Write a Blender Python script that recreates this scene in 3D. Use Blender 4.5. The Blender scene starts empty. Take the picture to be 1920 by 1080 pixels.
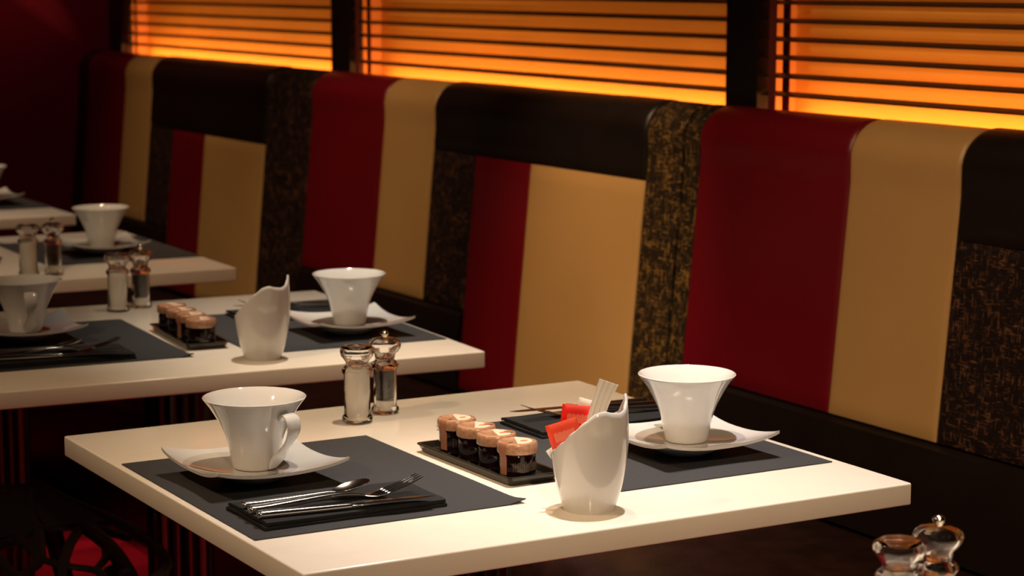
import bpy, bmesh, math, random
from mathutils import Vector, Matrix, noise
random.seed(7)
PI = math.pi
scene = bpy.context.scene
COL = scene.collection

# ------------------------------------------------------------------ camera
cam_d = bpy.data.cameras.new('camera')
cam = bpy.data.objects.new('camera', cam_d); COL.objects.link(cam)
cam.location = (0, 0, 1.30)
cam.rotation_euler = (math.radians(90 - 8.24), 0, math.radians(-29.817))
cam_d.sensor_width = 36; cam_d.lens = 75.49
cam_d.clip_start = 0.05; cam_d.clip_end = 60
cam_d.dof.use_dof = True; cam_d.dof.focus_distance = 2.30; cam_d.dof.aperture_fstop = 9.0
cam_d.dof.aperture_blades = 0
scene.camera = cam

# ------------------------------------------------------------------ view + world
vs = scene.view_settings
vs.view_transform = 'Standard'; vs.look = 'None'; vs.exposure = 1.0; vs.gamma = 1.0
vs.use_curve_mapping = False
w = bpy.data.worlds.new('world'); scene.world = w; w.use_nodes = True
w.node_tree.nodes['Background'].inputs[0].default_value = (1.0, 0.72, 0.5, 1)
w.node_tree.nodes['Background'].inputs[1].default_value = 0.0

# ------------------------------------------------------------------ lights (ceiling spots, added fills and washes, LED strips)
def spot(name, loc, target, energy, angle, blend=0.5, r=0.025, col=(1.0, 0.74, 0.46)):
    d = bpy.data.lights.new(name, 'SPOT'); o = bpy.data.objects.new(name, d); COL.objects.link(o)
    d.energy = energy; d.color = col; d.spot_size = math.radians(angle); d.spot_blend = blend
    d.shadow_soft_size = r; o.location = loc
    o.rotation_euler = (Vector(target) - Vector(loc)).to_track_quat('-Z', 'Y').to_euler()
    return o
def area(name, loc, target, energy, sx, sy, col):
    d = bpy.data.lights.new(name, 'AREA'); o = bpy.data.objects.new(name, d); COL.objects.link(o)
    d.energy = energy; d.color = col; d.shape = 'RECTANGLE'; d.size = sx; d.size_y = sy
    o.location = loc
    o.rotation_euler = (Vector(target) - Vector(loc)).to_track_quat('-Z', 'Y').to_euler()
    return o
WASHC = (1.0, 0.64, 0.34); SPOTC = (1.0, 0.77, 0.52); KEYC = (1.0, 0.92, 0.87)
spot('spot_front_table', (1.38, 1.98, 2.62), (1.27, 1.74, 0.75), 82, 44, 1.0, 0.02, KEYC)
spot('spot_front_table', (1.30, 2.30, 2.62), (1.25, 2.28, 0.75), 58, 38, 0.9, 0.02, SPOTC)
spot('spot_second_table', (1.45, 3.05, 2.62), (1.52, 3.00, 0.75), 76, 38, 1.0, 0.02, (1.0, 0.85, 0.67))
spot('spot_third_table', (1.35, 4.10, 2.62), (1.35, 4.10, 0.75), 20, 50, 0.9, 0.02, SPOTC)
spot('spot_fourth_table', (1.30, 5.15, 2.62), (1.30, 5.15, 0.75), 24, 50, 0.9, 0.02, SPOTC)
spot('spot_near_table', (1.30, 1.00, 2.62), (1.30, 1.05, 0.75), 44, 50, 0.9, 0.02, SPOTC)
spot('wash_backrest', (0.95, 3.25, 2.62), (2.10, 3.36, 0.70), 78, 25, 1.0, 0.02, WASHC)
spot('wash_backrest', (0.70, 4.05, 2.62), (2.10, 4.30, 0.80), 40, 38, 1.0, 0.02, WASHC)  # this and the next two: washes added to brighten the dim backrests
spot('wash_backrest', (0.70, 5.30, 2.62), (2.10, 5.45, 0.80), 24, 38, 1.0, 0.02, WASHC)
spot('wash_backrest', (0.75, 2.45, 2.62), (2.10, 2.60, 0.85), 18, 36, 1.0, 0.02, WASHC)
spot('fill_aisle', (0.15, -0.60, 2.62), (1.30, 1.50, 0.75), 104, 34, 1.0, 0.05, (1.0, 0.70, 0.42))  # added fill from behind the camera for the front table's near side
spot('fill_aisle', (0.20, 1.70, 2.62), (1.35, 4.25, 0.75), 42, 30, 1.0, 0.05, (1.0, 0.68, 0.40))  # added fill for the dark side faces of the third table
spot('fill_aisle', (-0.55, 2.20, 2.62), (1.20, 2.30, 0.75), 50, 60, 1.0, 0.05, (1.0, 0.66, 0.38))  # added fill for the aisle-facing table edges
spot('fill_far_wall', (1.10, 5.60, 2.62), (1.85, 6.50, 1.70), 9, 60, 1.0, 0.05, (1.0, 0.6, 0.45))  # added wash to lift the dim crimson wall
spot('spot_floor', (1.15, 4.62, 2.62), (1.15, 4.64, 0.0), 8, 32, 0.8, 0.03, (1.0, 0.6, 0.45))
LED = (1.0, 0.40, 0.12)
for yc, ln in ((2.27, 1.40), (3.85, 1.44), (5.45, 1.42)):
    o = area('window_led_strip', (2.262, yc, 1.024), (2.285, yc, 1.20), 2.6, 0.02, ln, LED)
    o.rotation_euler = (0, PI - 0.10, 0)

# ------------------------------------------------------------------ materials
def nodes(m): return m.node_tree.nodes, m.node_tree.links
def mat(name, col, rough=0.5, metal=0.0, coat=0.0, spec=0.5, trans=0.0, ior=1.45, sss=0.0):
    m = bpy.data.materials.new(name); m.use_nodes = True
    b = m.node_tree.nodes['Principled BSDF']
    b.inputs['Base Color'].default_value = (*col, 1); b.inputs['Roughness'].default_value = rough
    b.inputs['Metallic'].default_value = metal; b.inputs['Coat Weight'].default_value = coat
    b.inputs['Coat Roughness'].default_value = 0.05
    b.inputs['Specular IOR Level'].default_value = spec
    b.inputs['Transmission Weight'].default_value = trans; b.inputs['IOR'].default_value = ior
    return m
def add_noise(m, scale, amount, bump=0.0, bscale=None, detail=4):
    """colour variation (amount) and bump on a plain principled material"""
    N, L = nodes(m); b = N['Principled BSDF']
    tc = N.new('ShaderNodeTexCoord'); n = N.new('ShaderNodeTexNoise')
    n.inputs['Scale'].default_value = scale; n.inputs['Detail'].default_value = detail
    L.new(tc.outputs['Object'], n.inputs['Vector'])
    c = b.inputs['Base Color'].default_value[:]
    r = N.new('ShaderNodeValToRGB')
    r.color_ramp.elements[0].position = 0.3; r.color_ramp.elements[1].position = 0.7
    r.color_ramp.elements[0].color = (*[x*(1-amount) for x in c[:3]], 1)
    r.color_ramp.elements[1].color = (*[min(1, x*(1+amount)) for x in c[:3]], 1)
    L.new(n.outputs['Fac'], r.inputs['Fac']); L.new(r.outputs['Color'], b.inputs['Base Color'])
    if bump:
        n2 = N.new('ShaderNodeTexNoise'); n2.inputs['Scale'].default_value = bscale or scale*4
        n2.inputs['Detail'].default_value = 3
        L.new(tc.outputs['Object'], n2.inputs['Vector'])
        bp = N.new('ShaderNodeBump'); bp.inputs['Strength'].default_value = bump; bp.inputs['Distance'].default_value = 0.002
        L.new(n2.outputs['Fac'], bp.inputs['Height']); L.new(bp.outputs['Normal'], b.inputs['Normal'])
    return m
M = {}
M['table'] = add_noise(mat('cream_laminate', (0.77, 0.705, 0.615), 0.16, spec=0.45), 30, 0.02)
M['porcelain'] = mat('white_porcelain', (0.66, 0.65, 0.635), 0.07, coat=0.8)
M['chrome'] = mat('chrome', (0.26, 0.24, 0.22), 0.22, 1.0)
M['steel'] = mat('polished_steel', (0.72, 0.69, 0.64), 0.16, 1.0)
M['acrylic'] = mat('clear_acrylic', (1.0, 0.98, 0.96), 0.02, trans=1.0, ior=1.47)
M['salt'] = add_noise(mat('salt', (0.95, 0.92, 0.86), 0.9), 900, 0.04, 0.3, 1500)
M['pepper'] = add_noise(mat('peppercorns', (0.018, 0.010, 0.005), 0.7, spec=0.1), 350, 0.75, 1.0, 420)
M['knob'] = mat('nickel', (0.75, 0.70, 0.62), 0.15, 1.0)
M['black_gloss'] = mat('black_plastic', (0.022, 0.019, 0.013), 0.18, spec=0.6)
M['chair'] = mat('black_moulded_plastic', (0.006, 0.006, 0.006), 0.45, spec=0.3)
M['post'] = mat('black_lacquer', (0.010, 0.006, 0.005), 0.45, spec=0.3)
M['slat'] = mat('dark_wood_slat', (0.045, 0.018, 0.010), 0.45, spec=0.3)
M['tape'] = mat('ladder_tape', (0.16, 0.018, 0.012), 0.8)
M['panel'] = add_noise(mat('orange_panel', (0.80, 0.40, 0.075), 0.65, spec=0.2), 2.5, 0.10)
M['reveal'] = mat('brown_reveal', (0.50, 0.20, 0.05), 0.6)
M['crimson_wall'] = add_noise(mat('crimson_paint', (0.22, 0.004, 0.030), 0.6, spec=0.2), 3, 0.06)
M['dark_wall'] = mat('dark_wall', (0.03, 0.012, 0.01), 0.7)
M['ceiling'] = mat('ceiling_paint', (0.05, 0.03, 0.02), 0.9)
M['carpet'] = add_noise(mat('crimson_carpet', (0.42, 0.006, 0.022), 0.95, spec=0.1), 12, 0.12, 0.5, 800)
M['red_l'] = add_noise(mat('crimson_leatherette', (0.155, 0.0025, 0.009), 0.36, spec=0.6), 6, 0.05, 0.10, 900)
M['cream_l'] = add_noise(mat('tan_cream_leatherette', (0.50, 0.30, 0.115), 0.38, spec=0.6), 6, 0.03, 0.10, 900)
M['black_l'] = add_noise(mat('dark_brown_leather', (0.010, 0.006, 0.005), 0.38, spec=0.4), 14, 0.15, 0.15, 700)
M['seat_l'] = add_noise(mat('brown_leather', (0.022, 0.008, 0.006), 0.36, spec=0.45), 20, 0.35, 0.35, 160)
M['lid'] = add_noise(mat('copper_lid', (0.40, 0.215, 0.125), 0.28, coat=0.4), 260, 0.25)
M['lid_label'] = mat('cream_lid_print', (0.80, 0.66, 0.50), 0.3, coat=0.4)
M['lid_fruit'] = mat('orange_fruit_print', (0.70, 0.20, 0.08), 0.35)
M['seal'] = mat('pink_paper_seal', (0.34, 0.15, 0.085), 0.35)
M['jam'] = mat('dark_jam_glass', (0.008, 0.002, 0.002), 0.06, spec=0.8, coat=0.5)
M['jar_label'] = mat('grey_jar_label', (0.09, 0.065, 0.045), 0.5)
M['red_paper'] = add_noise(mat('red_sachet', (0.85, 0.02, 0.012), 0.4), 60, 0.12)
M['orange_paper'] = add_noise(mat('orange_red_sachet', (0.85, 0.07, 0.025), 0.4), 60, 0.12)
M['print'] = mat('pale_print', (0.9, 0.25, 0.15), 0.5)
M['white_paper'] = mat('white_paper', (0.86, 0.82, 0.76), 0.6)
M['napkin'] = add_noise(mat('black_napkin_cloth', (0.020, 0.020, 0.022), 0.85, spec=0.2), 60, 0.12, 0.4, 1800)
# slate placemat: fine ribs
def mat_placemat():
    m = mat('slate_placemat', (0.040, 0.040, 0.044), 0.62, spec=0.3)
    N, L = nodes(m); b = N['Principled BSDF']
    tc = N.new('ShaderNodeTexCoord'); wv = N.new('ShaderNodeTexWave')
    wv.wave_type = 'BANDS'; wv.bands_direction = 'Y'
    wv.inputs['Scale'].default_value = 60; wv.inputs['Distortion'].default_value = 0.4
    L.new(tc.outputs['Object'], wv.inputs['Vector'])
    r = N.new('ShaderNodeValToRGB'); r.color_ramp.elements[0].color = (0.030, 0.030, 0.033, 1)
    r.color_ramp.elements[1].color = (0.046, 0.047, 0.052, 1)
    L.new(wv.outputs['Fac'], r.inputs['Fac']); L.new(r.outputs['Color'], b.inputs['Base Color'])
    bp = N.new('ShaderNodeBump'); bp.inputs['Strength'].default_value = 0.35; bp.inputs['Distance'].default_value = 0.001
    L.new(wv.outputs['Fac'], bp.inputs['Height']); L.new(bp.outputs['Normal'], b.inputs['Normal'])
    return m
M['placemat'] = mat_placemat()
# woven black/gold upholstery; threads run along Y and Z
def mat_weave(name, dark, gold, thr):
    m = mat(name, dark, 0.75, spec=0.25)
    N, L = nodes(m); b = N['Principled BSDF']
    tc = N.new('ShaderNodeTexCoord')
    outs = []
    for sc in ((70, 55, 420), (70, 300, 55)):
        mp = N.new('ShaderNodeMapping'); mp.inputs['Scale'].default_value = sc
        L.new(tc.outputs['Object'], mp.inputs['Vector'])
        n = N.new('ShaderNodeTexNoise'); n.inputs['Scale'].default_value = 1.0; n.inputs['Detail'].default_value = 3; n.inputs['Roughness'].default_value = 0.65
        L.new(mp.outputs['Vector'], n.inputs['Vector']); outs.append(n.outputs['Fac'])
    mx = N.new('ShaderNodeMath'); mx.operation = 'MAXIMUM'
    L.new(outs[0], mx.inputs[0]); L.new(outs[1], mx.inputs[1])
    n3 = N.new('ShaderNodeTexNoise'); n3.inputs['Scale'].default_value = 45; n3.inputs['Detail'].default_value = 2
    L.new(tc.outputs['Object'], n3.inputs['Vector'])
    ad = N.new('ShaderNodeMath'); ad.operation = 'MULTIPLY_ADD'; ad.inputs[1].default_value = 0.22; 
    L.new(n3.outputs['Fac'], ad.inputs[0]); L.new(mx.outputs[0], ad.inputs[2])
    r = N.new('ShaderNodeValToRGB')
    r.color_ramp.elements[0].position = thr; r.color_ramp.elements[0].color = (*dark, 1)
    r.color_ramp.elements[1].position = thr + 0.10; r.color_ramp.elements[1].color = (*gold, 1)
    L.new(ad.outputs[0], r.inputs['Fac']); L.new(r.outputs['Color'], b.inputs['Base Color'])
    bp = N.new('ShaderNodeBump'); bp.inputs['Strength'].default_value = 0.5; bp.inputs['Distance'].default_value = 0.002
    L.new(mx.outputs[0], bp.inputs['Height']); L.new(bp.outputs['Normal'], b.inputs['Normal'])
    return m
M['weave'] = mat_weave('black_gold_weave', (0.014, 0.008, 0.004), (0.27, 0.150, 0.034), 0.675)
M['weave_dark'] = mat_weave('black_brown_weave', (0.008, 0.003, 0.003), (0.15, 0.065, 0.028), 0.685)

# ------------------------------------------------------------------ helpers
def link_obj(name, me, m, parent=None):
    o = bpy.data.objects.new(name, me); COL.objects.link(o)
    if m is not None: me.materials.append(m)
    if parent is not None: o.parent = parent
    return o
def obj(name, bm, m, parent=None, smooth=35):
    bmesh.ops.recalc_face_normals(bm, faces=bm.faces[:])
    if smooth:
        a = math.radians(smooth)
        for f in bm.faces: f.smooth = True
        for e in bm.edges:
            if len(e.link_faces) == 2 and e.calc_face_angle(0) > a: e.smooth = False
    me = bpy.data.meshes.new(name); bm.to_mesh(me); bm.free()
    return link_obj(name, me, m, parent)
def thing(name, label, cat, loc=(0, 0, 0), rz=0.0, group=None):
    o = bpy.data.objects.new(name, None); COL.objects.link(o)
    o.empty_display_size = 0.05
    o.location = loc; o.rotation_euler = (0, 0, rz)
    o['label'] = label; o['category'] = cat
    if group: o['group'] = group
    return o
def tag(o, label, cat, group=None):
    o['label'] = label; o['category'] = cat
    if group: o['group'] = group
    return o
def struct(name, bm, m, parent=None, smooth=0):
    o = obj(name, bm, m, parent, smooth)
    if parent is None: o['kind'] = 'structure'
    return o
def dup(root, loc, rz, label, group=None, name=None):
    r = root.copy(); COL.objects.link(r); r.location = loc; r.rotation_euler = (0, 0, rz)
    r['label'] = label
    if group: r['group'] = group
    for ch in list(root.children):
        c = ch.copy(); COL.objects.link(c); c.parent = r
        for g in list(ch.children):
            d = g.copy(); COL.objects.link(d); d.parent = c
    return r
def bx(bm, x0, x1, y0, y1, z0, z1, bev=0.0, seg=2):
    r = bmesh.ops.create_cube(bm, size=1.0)
    vs_ = r['verts']
    for v in vs_:
        v.co = Vector(((x0+x1)/2 + v.co.x*(x1-x0), (y0+y1)/2 + v.co.y*(y1-y0), (z0+z1)/2 + v.co.z*(z1-z0)))
    if bev:
        es = set()
        for v in vs_: es.update(v.link_edges)
        bmesh.ops.bevel(bm, geom=list(es), offset=bev, segments=seg, profile=0.5, affect='EDGES')
    return bm
def box(*a, **k): return bx(bmesh.new(), *a, **k)
def lathe(prof, seg=48, bm=None, center=(0, 0, 0), rfun=None, closed=False):
    """prof: list (r, z). r==0 at ends closes with a pole."""
    bm = bm or bmesh.new(); cx, cy, cz = center; rings = []
    for r, z in prof:
        if r < 1e-6: rings.append([bm.verts.new((cx, cy, cz+z))])
        else:
            ring = []
            for i in range(seg):
                a = 2*PI*i/seg; rr = r*(rfun(a, z) if rfun else 1)
                ring.append(bm.verts.new((cx+rr*math.cos(a), cy+rr*math.sin(a), cz+z)))
            rings.append(ring)
    n = len(rings)
    for k in range(n if closed else n-1):
        A, B = rings[k], rings[(k+1) % n]
        if len(A) == 1 and len(B) == 1: continue
        for i in range(seg):
            j = (i+1) % seg
            if len(A) == 1: bm.faces.new((A[0], B[i], B[j]))
            elif len(B) == 1: bm.faces.new((A[i], A[j], B[0]))
            else: bm.faces.new((A[i], A[j], B[j], B[i]))
    return bm
def loft(rings, bm=None, cap=True):
    bm = bm or bmesh.new(); R = [[bm.verts.new(p) for p in r] for r in rings]
    for A, B in zip(R, R[1:]):
        n = len(A)
        for i in range(n): bm.faces.new((A[i], A[(i+1) % n], B[(i+1) % n], B[i]))
    if cap: bm.faces.new(R[0][::-1]); bm.faces.new(R[-1])
    return bm
def smooth_pts(P, n=4):
    """Catmull-Rom resample of a list of tuples"""
    out = []; m = len(P)
    for i in range(m-1):
        p0 = P[max(0, i-1)]; p1 = P[i]; p2 = P[i+1]; p3 = P[min(m-1, i+2)]
        for k in range(n):
            t = k/n
            out.append(tuple(0.5*((2*b)+(-a+c)*t+(2*a-5*b+4*c-d)*t*t+(-a+3*b-3*c+d)*t**3) for a, b, c, d in zip(p0, p1, p2, p3)))
    out.append(tuple(P[-1])); return out
def tube(bm, pts, rad, seg=8, flat=1.0):
    """round (or flattened in z) tube along points; rad float or list"""
    P = [Vector(p) for p in pts]; rings = []
    for i, p in enumerate(P):
        d = (P[min(i+1, len(P)-1)] - P[max(i-1, 0)]).normalized()
        up = Vector((0, 0, 1)) if abs(d.z) < 0.9 else Vector((1, 0, 0))
        s = d.cross(up).normalized(); u = s.cross(d).normalized()
        r = rad[i] if isinstance(rad, (list, tuple)) else rad
        rings.append([p + s*math.cos(2*PI*k/seg)*r + u*math.sin(2*PI*k/seg)*r*flat for k in range(seg)])
    return loft(rings, bm)
def solid_grid(F, nu, nv, th, bm=None):
    """closed sheet: F(i,j)->(top point), thickness downwards th (float or fn)"""
    bm = bm or bmesh.new(); T = {}; B = {}
    for i in range(nu+1):
        for j in range(nv+1):
            p = Vector(F(i/nu, j/nv)); T[i, j] = bm.verts.new(p); B[i, j] = bm.verts.new(p - Vector((0, 0, th)))
    for i in range(nu):
        for j in range(nv):
            bm.faces.new((T[i, j], T[i+1, j], T[i+1, j+1], T[i, j+1]))
            bm.faces.new((B[i, j+1], B[i+1, j+1], B[i+1, j], B[i, j]))
    for i in range(nu):
        bm.faces.new((B[i, 0], B[i+1, 0], T[i+1, 0], T[i, 0])); bm.faces.new((T[i, nv], T[i+1, nv], B[i+1, nv], B[i, nv]))
    for j in range(nv):
        bm.faces.new((T[0, j], T[0, j+1], B[0, j+1], B[0, j])); bm.faces.new((B[nu, j], B[nu, j+1], T[nu, j+1], T[nu, j]))
    return bm

# ================================================================== SETTING
TT = 0.75                                   # table top height
struct('floor', box(-2.6, 2.6, -2.2, 6.6, -0.06, 0.0), M['carpet'])
struct('ceiling', box(-2.6, 2.6, -2.2, 6.6, 2.70, 2.78), M['ceiling'])
struct('wall_far', box(-2.6, 2.6, 6.50, 6.60, 0, 2.70), M['crimson_wall'])
struct('wall_left', box(-2.6, -2.5, -2.2, 6.5, 0, 2.70), M['dark_wall'])
struct('wall_near', box(-2.5, 2.6, -2.2, -2.1, 0, 2.70), M['dark_wall'])
bm = bmesh.new()
bx(bm, 2.27, 2.6, -2.1, 6.5, 0, 0.95); bx(bm, 2.27, 2.6, -2.1, 6.5, 1.97, 2.70)
bx(bm, 2.27, 2.6, -2.1, 1.40, 0.95, 1.97); bx(bm, 2.27, 2.6, 6.292, 6.5, 0.95, 1.97)
struct('wall_right', bm, M['dark_wall'])
# lit orange window panels set back behind the blinds, with brown returns
NICHES = [(1.49, 2.995), (3.088, 4.61), (4.713, 6.19)]
for i, (a, b) in enumerate(NICHES):
    struct('window_%d' % (i+1), box(2.285, 2.33, a-0.04, b+0.04, 0.951, 1.969), M['panel'])
# black posts
for i, (a, b) in enumerate(((2.995, 3.088), (4.61, 4.713), (6.19, 6.292), (1.40, 1.49))):
    bm = box(2.20, 2.236, a, b, 0.95, 2.05, 0.002)
    o = struct('trim_%d' % (i+1), bm, M['post'])
    o2 = struct('return', box(2.2365, 2.2845, a+0.001, b-0.001, 0.951, 1.969), M['reveal'], o)
bm = box(2.18, 2.269, 1.40, 6.292, 1.975, 2.05, 0.003)
struct('trim_5', bm, M['post'])

# venetian blinds
def blind(a, b, label):
    root = thing('venetian_blind', label, 'blind', (2.2175, (a+b)/2, 1.0), 0, 'venetian blinds over the glowing windows')
    h = (b-a)/2 - 0.004
    bm = bmesh.new()
    tilt = math.radians(13); hw = 0.0118
    k = 0
    z = 0.1035
    while z < 0.93:
        pr = []
        for s in (-1, -0.5, 0, 0.5, 1):
            pr.append((s*hw*math.cos(tilt), z + s*hw*math.sin(tilt) + 0.0012*(1-s*s)))
        ring = [(x, zz + 0.0012) for x, zz in pr] + [(x, zz - 0.0012) for x, zz in pr[::-1]]
        loft([[Vector((x, -h, zz)) for x, zz in ring], [Vector((x, 0, zz+0.0008*math.sin(k*1.7))) for x, zz in ring], [Vector((x, h, zz)) for x, zz in ring]], bm)
        z += 0.0309; k += 1
    obj('slats', bm, M['slat'], root)
    for yy in (h-0.036,):
        bm = bmesh.new()
        bx(bm, -0.0152, -0.0140, yy-0.010, yy+0.010, 0.02, 0.95); bx(bm, 0.0140, 0.0152, yy-0.010, yy+0.010, 0.02, 0.95)
        obj('ladder_tape', bm, M['tape'], root)
    obj('head_rail', box(-0.018, 0.018, -h, h, 0.935, 0.973, 0.002), M['post'], root)
    obj('bottom_rail', box(-0.013, 0.013, -h, h, 0.010, 0.024, 0.002), M['slat'], root)
blind(*NICHES[0], 'dark slatted blind over the glowing window right of the broad black post')
blind(*NICHES[1], 'dark slatted blind over the middle glowing window, between two black posts')
blind(*NICHES[2], 'dark slatted blind over the dimmest orange window, nearest the crimson wall')

# ================================================================== BANQUETTES
# profile of the backrest, front bottom -> over the rounded top -> back
def prof_pts():
    P = [(2.066, 0.457), (2.080, 0.622), (2.095, 0.78), (2.108, 0.92), (2.114, 0.985)]
    c = (2.170, 1.020)
    for k in range(9):
        a = math.radians(172 - 82*k/8); P.append((c[0]+0.057*math.cos(a), c[1]+0.057*math.sin(a)))
    P += [(2.182, 1.0755), (2.191, 1.070), (2.1940, 1.055), (2.1940, 1.02)]
    return P
PROF = prof_pts()
def prof_range(z0=None, z1=None):
    """sub-polyline of the front between heights; z1 None = over the top to the back"""
    P = []
    front = PROF[:5]
    def at(z):
        for (xa, za), (xb, zb) in zip(PROF, PROF[1:]):
            if za <= z <= zb: t = (z-za)/(zb-za); return (xa+(xb-xa)*t, z)
    P.append(at(z0))
    for x, z in PROF:
        if z1 is None:
            if z > z0 + 1e-4 or x > 2.18: P.append((x, z))
        elif z0 + 1e-4 < z < z1 - 1e-4 and x < 2.15: P.append((x, z))
    if z1 is not None: P.append(at(z1))
    # densify
    out = []
    for (xa, za), (xb, zb) in zip(P, P[1:]):
        n = max(1, int(math.hypot(xb-xa, zb-za)/0.012))
        for k in range(n): out.append((xa+(xb-xa)*k/n, za+(zb-za)*k/n))
    out.append(P[-1]); return out
def up_panel(name, y0, y1, z0, z1, m, parent, ox, oy, puff=0.004, bulge=0.0):
    P = prof_range(z0, z1); n = len(P)
    # arc lengths
    S = [0]
    for (xa, za), (xb, zb) in zip(P, P[1:]): S.append(S[-1]+math.hypot(xb-xa, zb-za))
    L = S[-1]; W = abs(y1-y0); lo, hi = min(y0, y1), max(y0, y1)
    ys = sorted(set([0, 0.0015, 0.004, 0.008, 0.014] + [W - q for q in (0, 0.0015, 0.004, 0.008, 0.014)] + [W*k/12 for k in range(1, 12)]))
    bm = bmesh.new(); T = []; B = []
    for i, (x, z) in enumerate(P):
        a = P[max(0, i-1)]; b = P[min(n-1, i+1)]
        tx, tz = b[0]-a[0], b[1]-a[1]; l = math.hypot(tx, tz); nx, nz = -tz/l, tx/l   # outward (toward -x / up)
        rt = []; rb = []
        for y in ys:
            e = min(y, W-y); es = min(S[i], L-S[i] if z1 is not None else 1)
            f = (1-math.exp(-e/0.004))*(1-math.exp(-max(es, 0)/0.004)) if es < 0.05 else (1-math.exp(-e/0.004))
            off = puff*f + bulge*math.sin(PI*y/W)*math.sin(PI*min(1, S[i]/L)) 
            off += 0.0008*noise.noise(Vector((y*9+lo*7, S[i]*9, 3.1)))*f
            rt.append(bm.verts.new((x+nx*off-ox, lo+y-oy, z+nz*off)))
            rb.append(bm.verts.new((x-nx*0.008-ox, lo+y-oy, z-nz*0.008)))
        T.append(rt); B.append(rb)
    m_ = len(ys)
    for i in range(n-1):
        for j in range(m_-1):
            bm.faces.new((T[i][j], T[i+1][j], T[i+1][j+1], T[i][j+1])); bm.faces.new((B[i][j+1], B[i+1][j+1], B[i+1][j], B[i][j]))
        bm.faces.new((B[i][0], B[i+1][0], T[i+1][0], T[i][0])); bm.faces.new((T[i][-1], T[i+1][-1], B[i+1][-1], B[i][-1]))
    for j in range(m_-1):
        bm.faces.new((T[0][j], T[0][j+1], B[0][j+1], B[0][j])); bm.faces.new((B[-1][j], B[-1][j+1], T[-1][j+1], T[-1][j]))
    return obj(name, bm, m, parent, 50)
def banquette(ya, yb, strips, zh, lower, label):
    """ya far end, yb near end; strips full height [(name,y0,y1,mat)], header y range, lower list"""
    ox, oy = 1.90, (ya+yb)/2
    root = thing('banquette', label, 'bench seat', (ox, oy, 0), 0, 'upholstered banquettes along the windows')
    g = 0.0015
    # plinth, core, seat, lower back
    obj('plinth', box(1.66-ox, 2.19-ox, yb+g-oy, ya-g-oy, 0, 0.30), M['black_l'], root, 0)
    core = [(2.094, 0.46), (2.094, 0.65)] + [(x+0.010, z-0.006) for x, z in PROF[2:-3]] + [(2.1870, 1.03), (2.1870, 0.31), (2.094, 0.31)]
    bm = loft([[Vector((x-ox, yb+0.003-oy, z)) for x, z in core], [Vector((x-ox, ya-0.003-oy, z)) for x, z in core]])
    obj('backrest_core', bm, M['black_l'], root)
    # seat cushion with rounded front
    s = [(2.07, 0.302), (1.63, 0.302), (1.604, 0.315), (1.592, 0.345), (1.589, 0.385), (1.592, 0.415), (1.604, 0.438), (1.630, 0.449), (1.70, 0.453), (1.85, 0.455), (2.00, 0.452), (2.07, 0.448)]
    bm = loft([[Vector((x-ox, y-oy, z)) for x, z in s] for y in (yb+g, yb+0.004, ya-0.004, ya-g)])
    obj('seat', bm, M['seat_l'], root, 40)
    lb = [(2.062, 0.456), (2.060, 0.50), (2.063, 0.57), (2.071, 0.612), (2.083, 0.618), (2.0935, 0.60), (2.0935, 0.456)]
    bm = loft([[Vector((x-ox, y-oy, z)) for x, z in lb] for y in (lower[0][2]-oy+oy, strips[1][1])])
    obj('lower_back', bm, M['black_l'], root, 40)
    hy0 = None
    for nm, a, b, m in strips:
        up_panel(nm, a-0.0004, b+0.0004, 0.462 if 'woven' in nm or 'dark' in nm else 0.622, None, M[m], root, ox, oy)
    ha, hb = lower[0][1], lower[-1][2]
    up_panel('headrest', ha-0.0004, hb+0.0004, zh, None, M['black_l'], root, ox, oy, 0.006)
    for nm, a, b, m in lower:
        up_panel(nm, a-0.0004, b+0.0004, 0.622 if 'woven' in nm else 0.462, zh-0.0008, M[m], root, ox, oy, 0.004, 0.006 if b-a < -0.3 else 0.0)
    return root
banquette(3.083, 1.442,
    [('woven_panel', 3.083, 3.037, 'weave'), ('red_panel', 3.037, 2.629, 'red_l'), ('cream_panel', 2.629, 2.374, 'cream_l'), ('woven_panel', 1.56, 1.444, 'weave')],
    0.920, [('woven_panel', 2.374, 2.13, 'weave_dark'), ('red_panel', 2.13, 1.95, 'red_l'), ('cream_panel', 1.95, 1.56, 'cream_l')],
    'nearest striped banquette, rust red and beige back, right of the broad window post')
banquette(4.729, 3.087,
    [('woven_panel', 4.729, 4.634, 'weave_dark'), ('red_panel', 4.634, 4.252, 'red_l'), ('cream_panel', 4.252, 4.011, 'cream_l'), ('woven_panel', 3.20, 3.089, 'weave')],
    0.940, [('woven_panel', 4.011, 3.828, 'weave_dark'), ('red_panel', 3.828, 3.606, 'red_l'), ('cream_panel', 3.606, 3.20, 'cream_l')],
    'middle striped banquette with a large tan panel under a black headrest')
banquette(6.33, 4.733,
    [('dark_panel', 6.33, 6.24, 'black_l'), ('red_panel', 6.24, 5.917, 'red_l'), ('cream_panel', 5.917, 5.700, 'cream_l'), ('woven_panel', 4.895, 4.735, 'weave_dark')],
    0.890, [('woven_panel', 5.700, 5.524, 'weave_dark'), ('red_panel', 5.524, 5.292, 'red_l'), ('cream_panel', 5.292, 4.895, 'cream_l')],
    'farthest striped banquette in shade beside the crimson wall')

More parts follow.
